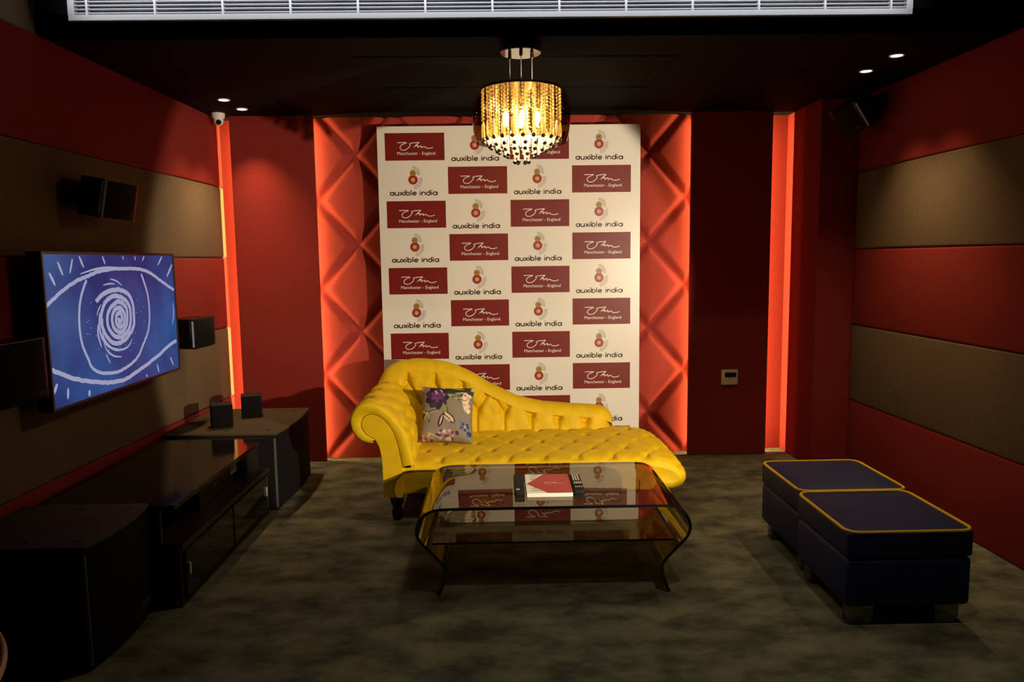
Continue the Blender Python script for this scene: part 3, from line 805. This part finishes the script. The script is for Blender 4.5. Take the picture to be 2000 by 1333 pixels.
# ------------------------------------------------------------------ television
tv = thing('television', 'flat television on the left wall showing a blue drawing of an eye', 'television', (-2.0, 3.875, .87))
Y0, Y1, Z0, Z1, XT = 3.236, 4.512, .868, 1.550, -1.972
obj('housing', MB().box((-2.035, Y0-.012, Z0-.012), (-1.985, Y1+.012, Z1+.012), bev=.004), BLACKM, tv)
fr = MB(); bz = .012
fr.box((-1.990, Y0-bz, Z1), (XT+.006, Y1+bz, Z1+bz)).box((-1.990, Y0-bz, Z0-bz), (XT+.006, Y1+bz, Z0)).box((-1.990, Y0-bz, Z0), (XT+.006, Y0, Z1)).box((-1.990, Y1, Z0), (XT+.006, Y1+bz, Z1))
obj('bezel', fr, mat('bronze_bezel', (.10, .075, .05), .3, metal=.6), tv)
sb = MB().box((-1.985, Y0, Z0), (XT, Y1, Z1), 0)
STROKES = [
  ([(3.235,1.321),(3.332,1.37),(3.446,1.416),(3.565,1.445),(3.69,1.468),(3.851,1.479),(4.024,1.479),(4.163,1.465),(4.274,1.432),(4.391,1.385),(4.509,1.344)],.0184),
  ([(3.52,1.459),(3.629,1.477),(3.744,1.487),(3.879,1.486)],.0071),
  ([(3.236,1.046),(3.325,1.009),(3.441,.968),(3.591,.932),(3.743,.906),(3.883,.903),(4.039,.931),(4.208,.966),(4.392,1.016),(4.5,1.036)],.0213),
  ([(3.568,1.428),(3.525,1.374),(3.493,1.304),(3.48,1.214),(3.492,1.128),(3.534,1.05),(3.564,1.005),(3.647,.969),(3.777,.952),(3.892,.964),(4.001,.994),(4.09,1.067),(4.158,1.145),(4.18,1.244),(4.169,1.338),(4.132,1.416),(4.112,1.447)],.0165),
  ([(3.279,1.469),(3.317,1.411)],.0113),([(3.347,1.517),(3.381,1.455)],.0099),([(3.465,1.53),(3.436,1.463)],.0085),([(3.52,1.543),(3.553,1.489)],.0099),
  ([(3.726,1.544),(3.747,1.503)],.0085),([(3.923,1.545),(3.931,1.527)],.0071),([(4.056,1.545),(4.056,1.522)],.0071),([(4.161,1.546),(4.135,1.519)],.0071),
  ([(4.378,1.545),(4.318,1.495)],.0085),([(4.505,1.497),(4.424,1.425)],.0113),([(4.485,1.266),(4.484,1.199),(4.457,1.138)],.0071),
  ([(3.274,.977),(3.240,.935)],.0128),([(3.352,.944),(3.344,.895)],.0113),([(3.523,.904),(3.518,.875)],.0128),([(4.228,.931),(4.247,.88)],.0085),([(4.401,.948),(4.44,.893)],.0085),([(4.097,.892),(4.103,.875)],.0085),
  ([(3.639,1.322),(3.7,1.353),(3.781,1.37),(3.877,1.369),(3.96,1.34),(3.997,1.287),(4.0,1.227),(3.988,1.168),(3.913,1.116),(3.825,1.097),(3.758,1.111),(3.704,1.152),(3.674,1.21),(3.681,1.265),(3.727,1.317),(3.804,1.341),(3.886,1.329),(3.952,1.289),(3.966,1.229),(3.942,1.165),(3.857,1.126),(3.777,1.145),(3.731,1.198),(3.738,1.254),(3.784,1.292),(3.855,1.31),(3.921,1.277),(3.929,1.225),(3.907,1.175),(3.847,1.152),(3.788,1.179),(3.775,1.23),(3.808,1.27),(3.864,1.277),(3.902,1.242),(3.888,1.192),(3.843,1.178),(3.812,1.205),(3.825,1.244),(3.861,1.252),(3.874,1.222),(3.847,1.202),(3.839,1.225)],.0235),
  ([(3.642,1.213),(3.635,1.159),(3.658,1.095)],.0099),([(3.69,1.236),(3.679,1.155),(3.717,1.102),(3.793,1.065),(3.906,1.065),(3.963,1.103)],.0085),
  ([(3.68,1.113),(3.712,1.068),(3.775,1.035),(3.843,1.024)],.0071),([(3.691,1.056),(3.73,1.005)],.0057),([(3.713,1.4),(3.773,1.405),(3.826,1.402)],.0057),([(3.783,1.429),(3.842,1.417),(3.895,1.393)],.0057),
  ([(3.636,1.254),(3.652,1.28),(3.681,1.306)],.0057),([(3.662,1.266),(3.654,1.226),(3.656,1.171),(3.681,1.127),(3.735,1.086),(3.821,1.065)],.0113)]
rs = random.Random(5)
for pts, wd in STROKES:
    p = smooth_path(pts, 8); long_ = wd > .0135
    if not long_: wd *= 1.5
    if long_: p = [(a, b+rs.uniform(-.0022, .0022)) for a, b in p]
    sb.ribbon(p, wd, lambda u, v: (XT+.0006, u, v), 1, taper=not long_)
for k in range(34):
    a = rs.uniform(0, 6.28); r_ = rs.uniform(.19, .30); sb.disc((3.83+r_*1.0*math.cos(a), 1.21+r_*.62*math.sin(a)), .0042, lambda u, v: (XT+.0006, u, v), 1, 8, .0025)
obj('screen', sb, [SCRB, SCRW], tv, fixn=False)
obj('wall_mount', MB().box((-2.095, 3.70, 1.05), (-2.035, 4.05, 1.40)), BLACKM, tv)

# ------------------------------------------------------------------ wall loudspeakers
def wall_speaker(loc, rot, label, h=.185, reach=.09):
    s = thing('wall_loudspeaker', label, 'loudspeaker', loc, rot, 'wall loudspeakers')
    hz = h/2
    fn = lambda u, v, t: (u, v, t)
    obj('cabinet', MB().prism([(-.095, -.112), (.047, -.165), (.050, -.143), (.050, .143), (.047, .165), (-.095, .112)], fn, -hz, hz, bev=.002), BLACKG, s, smooth=True, local=True)
    front = [(.074-.022*(y_/.143)**2, y_) for y_ in [-.143+.286*k/12 for k in range(13)]]
    obj('grille', MB().prism([(.046, -.143)]+front+[(.046, .143)], fn, -hz+.004, hz-.004, bev=.003), GRILLE, s, smooth=True, local=True)
    for sg in (-1, 1):
        obj('trim_strip', MB().prism([(.031, sg*.1550), (.031, sg*.1600), (.043, sg*.1645), (.043, sg*.1595)], fn, -hz+.012, hz-.012), SILVER, s, local=True)
    lg = MB(); signature(lg, lambda u, v: (.0752-.022*((.060+u*.07)/.143)**2, .060+u*.07, -hz+.022+v*.07), .005)
    obj('signature_mark', lg, GOLD, s, local=True, fixn=False)
    br = MB().box((-.105, -.03, -.03), (-.090, .03, .03), bev=.004).tube([(-.10, 0, 0), (-.075-reach*.6, 0, .0)], .018, 10)
    br.box((-.075-reach*.6-.012, -.045, -.045), (-.075-reach*.6, .045, .045), bev=.004)
    obj('wall_bracket', br, BLACKM, s, smooth=True, local=True)
    obj('tweeter_screw', MB().lathe([(.005, -.001), (.005, .001)], n=12), BLACKM, s, local=True).matrix_local = Matrix.Translation((-.03, -.1370, 0)) @ Matrix.Rotation(PI/2, 4, 'X')
    return s
wall_speaker((-1.925, 3.755, 1.823), (0, math.radians(11), 0), 'tilted black loudspeaker on the left wall above the television', reach=.11)
wall_speaker((-1.930, 4.72, 1.065), (0, 0, 0), 'small black wall loudspeaker just right of the television', reach=.09)
wall_speaker((-1.930, 2.90, 1.082), (0, 0, 0), 'black wall loudspeaker at the left edge, just left of the television', h=.25, reach=.11)
wall_speaker((2.258, 4.745, 2.372), (0, math.radians(33), PI), 'sharply tilted black loudspeaker high on the right wall by the corner pier', reach=.125)

# ------------------------------------------------------------------ media bench
mbn = thing('media_bench', 'long low glossy dark media bench under the television', 'cabinet', (-1.72, 3.73, 0))
Yb0, Yb1 = 3.115, 4.345
obj('top', MB().box((-2.045, Yb0, .440), (-1.418, Yb1, .462), bev=.002), BENCHT, mbn)
up = MB().box((-2.04, Yb0+.01, .285), (-2.02, Yb1-.01, .440)).box((-2.02, Yb0+.01, .285), (-1.49, Yb0+.03, .440)).box((-2.02, 4.145, .285), (-1.46, Yb1-.005, .440)).box((-2.02, 3.545, .285), (-1.49, 3.563, .440))
obj('upper_shelf', up, ESPR, mbn)
lo = MB().box((-2.04, Yb0, .262), (-1.395, Yb1, .285)).box((-2.04, Yb0, 0), (-1.41, Yb1, .262))
obj('lower_case', lo, ESPR, mbn)
for y0, y1, hy in ((Yb0+.03, 3.715, Yb0+.045), (3.735, Yb1-.02, Yb1-.10)):
    d = obj('door', MB().box((-1.412, y0, .03), (-1.396, y1, .245), bev=.002), DGLASS, mbn)
    obj('handle', MB().box((-1.396, hy, .130), (-1.386, hy+.012, .185), bev=.002), SILVER, d)
rc = thing('receiver', 'black audio receiver with white markings in the media bench shelf', 'audio receiver', (-1.66, 3.85, .286))
obj('case', MB().box((-1.86, 3.585, .2855), (-1.515, 4.125, .415), bev=.004), BLACKM, rc)
obj('front_panel', MB().box((-1.515, 3.585, .287), (-1.503, 4.125, .414), bev=.002), BLACKG, rc)
mk = MB()
for (a, b, c_, d_) in [(.30, .78, .42, .81), (.10, .74, .14, .77), (.32, .45, .35, .50), (.37, .46, .40, .50), (.42, .47, .46, .51), (.12, .16, .15, .20), (.28, .24, .30, .30)]:
    mk.rect(3.585+.54*a, .287+.127*b, 3.585+.54*c_, .287+.127*d_, lambda u, v: (-1.5022, u, v))
obj('markings', mk, GREYMARK, rc, fixn=False)
obj('label_sticker', MB().rect(4.0, .335, 4.10, .385, lambda u, v: (-1.5022, u, v)), KEYW, rc, fixn=False)

# ------------------------------------------------------------------ subwoofers
def subwoofer(x0, x1, y0, y1, h, label):
    s = thing('subwoofer', label, 'subwoofer', ((x0+x1)/2, (y0+y1)/2, 0), group='floor subwoofers')
    obj('cabinet', MB().box((x0, y0, .0), (x1-.03, y1, h-.012), bev=.004), BLACKM, s)
    w_ = y1-y0
    bulge = [(x1-.028+.026*(1-(2*k/16-1)**2), y0+.012+(w_-.024)*k/16) for k in range(17)]
    obj('grille', MB().prism([(x1-.035, y0+.012)]+bulge+[(x1-.035, y1-.012)], lambda u, v, t: (u, v, t), .012, h-.014, bev=.003), GRILLE, s, smooth=True)
    lidb = [(x1-.022+.028*(1-(2*k/16-1)**2), y0-.004+(w_+.008)*k/16) for k in range(17)]
    obj('top_board', MB().prism([(x0, y0-.004)]+lidb+[(x0, y1+.004)], lambda u, v, t: (u, v, t), h-.012, h, bev=.002), SUBTOP, s, smooth=True)
    obj('trim_strip', MB().box((x1-.040, y0-.004, .02), (x1-.026, y0+.002, h-.03)), mat('dim_silver', (.20, .20, .19), .4, metal=.5), s)
    lg = MB(); signature(lg, lambda u, v: (x1+.0005-.026*(2*(.70+u*.12/w_)-1)**2, y0+w_*.70+u*.12, .07+v*.12), .008)
    obj('signature_mark', lg, GOLD, s, fixn=False)
    for fx, fy in ((.5, .12), (.5, .88), (.86, .12), (.86, .88)):
        obj('screw_cap', MB().lathe([(.012, 0), (.012, .0015)], (x0+(x1-x0)*fx, y0+w_*fy, h), 14), BLACKM, s)
    return s
subwoofer(-2.05, -1.500, 2.615, 3.100, .478, 'large black subwoofer on the carpet at the near left corner')
subwoofer(-2.035, -1.335, 4.375, 5.150, .478, 'large subwoofer with brown top holding two small speakers, far left')

# ------------------------------------------------------------------ two small cube speakers on the far subwoofer
def cube_speaker(loc, rz, label):
    s = thing('cube_speaker', label, 'loudspeaker', loc, (0, 0, rz), 'small cube speakers')
    obj('cabinet', MB().box((-.065, -.035, .004), (.065, .075, .150), bev=.010, seg=3), BLACKM, s, smooth=True, local=True)
    obj('grille', MB().box((-.060, -.043, .010), (.060, -.034, .145), bev=.004), GRILLE, s, smooth=True, local=True)
    obj('rubber_feet', MB().lathe([(.008, 0), (.008, .006)], (-.05, -.02, 0), 10).lathe([(.008, 0), (.008, .006)], (.05, -.02, 0), 10).lathe([(.008, 0), (.008, .006)], (-.05, .06, 0), 10).lathe([(.008, 0), (.008, .006)], (.05, .06, 0), 10), BLACKM, s, local=True)
    return s
cube_speaker((-1.752, 4.575, .478), math.radians(24), 'nearer small black cube speaker on the brown-topped subwoofer, left of its twin')
cube_speaker((-1.665, 4.875, .478), math.radians(20), 'farther small black cube speaker on the subwoofer, nearer the red panel')

# ------------------------------------------------------------------ control pad
cp = thing('control_pad', 'small cream wall control pad with dark display on the right red panel', 'wall control', (1.72, SL, .60))
obj('case', MB().box((1.660, SL-.020, .540), (1.782, SL, .657), bev=.004), CREAM, cp, smooth=True)
obj('display', MB().box((1.682, SL-.0215, .600), (1.768, SL-.0195, .635)), LCD, cp)
obj('flap', MB().box((1.676, SL-.0225, .546), (1.770, SL-.0195, .592), bev=.001), CREAM, cp)
obj('flap_notch', MB().box((1.715, SL-.0235, .586), (1.735, SL-.0222, .589)), BTXT, cp)
obj('markings', MB().box((1.738, SL-.0210, .640), (1.746, SL-.0196, .643)).box((1.750, SL-.0210, .640), (1.766, SL-.0196, .643)), PAPER, cp)

# ------------------------------------------------------------------ round table at the near left edge
rt = thing('round_table', 'round red table top with cream rim at the lower left corner', 'table', (-1.394, 1.115, 0))
obj('tabletop', MB().lathe([(.001, .734), (.491, .734), (.491, .752), (.001, .752)], n=96, cap=False), STAINRED, rt, smooth=30, local=True)
obj('rim', MB().lathe([(.489, .734), (.496, .735), (.500, .743), (.498, .750), (.495, .753), (.491, .753)], n=96, cap=False), RIMC, rt, smooth=True, local=True)
obj('pedestal', MB().lathe([(.22, 0), (.22, .012), (.05, .03), (.035, .08), (.035, .70), (.12, .734)], n=32), CHROME, rt, smooth=True, local=True)
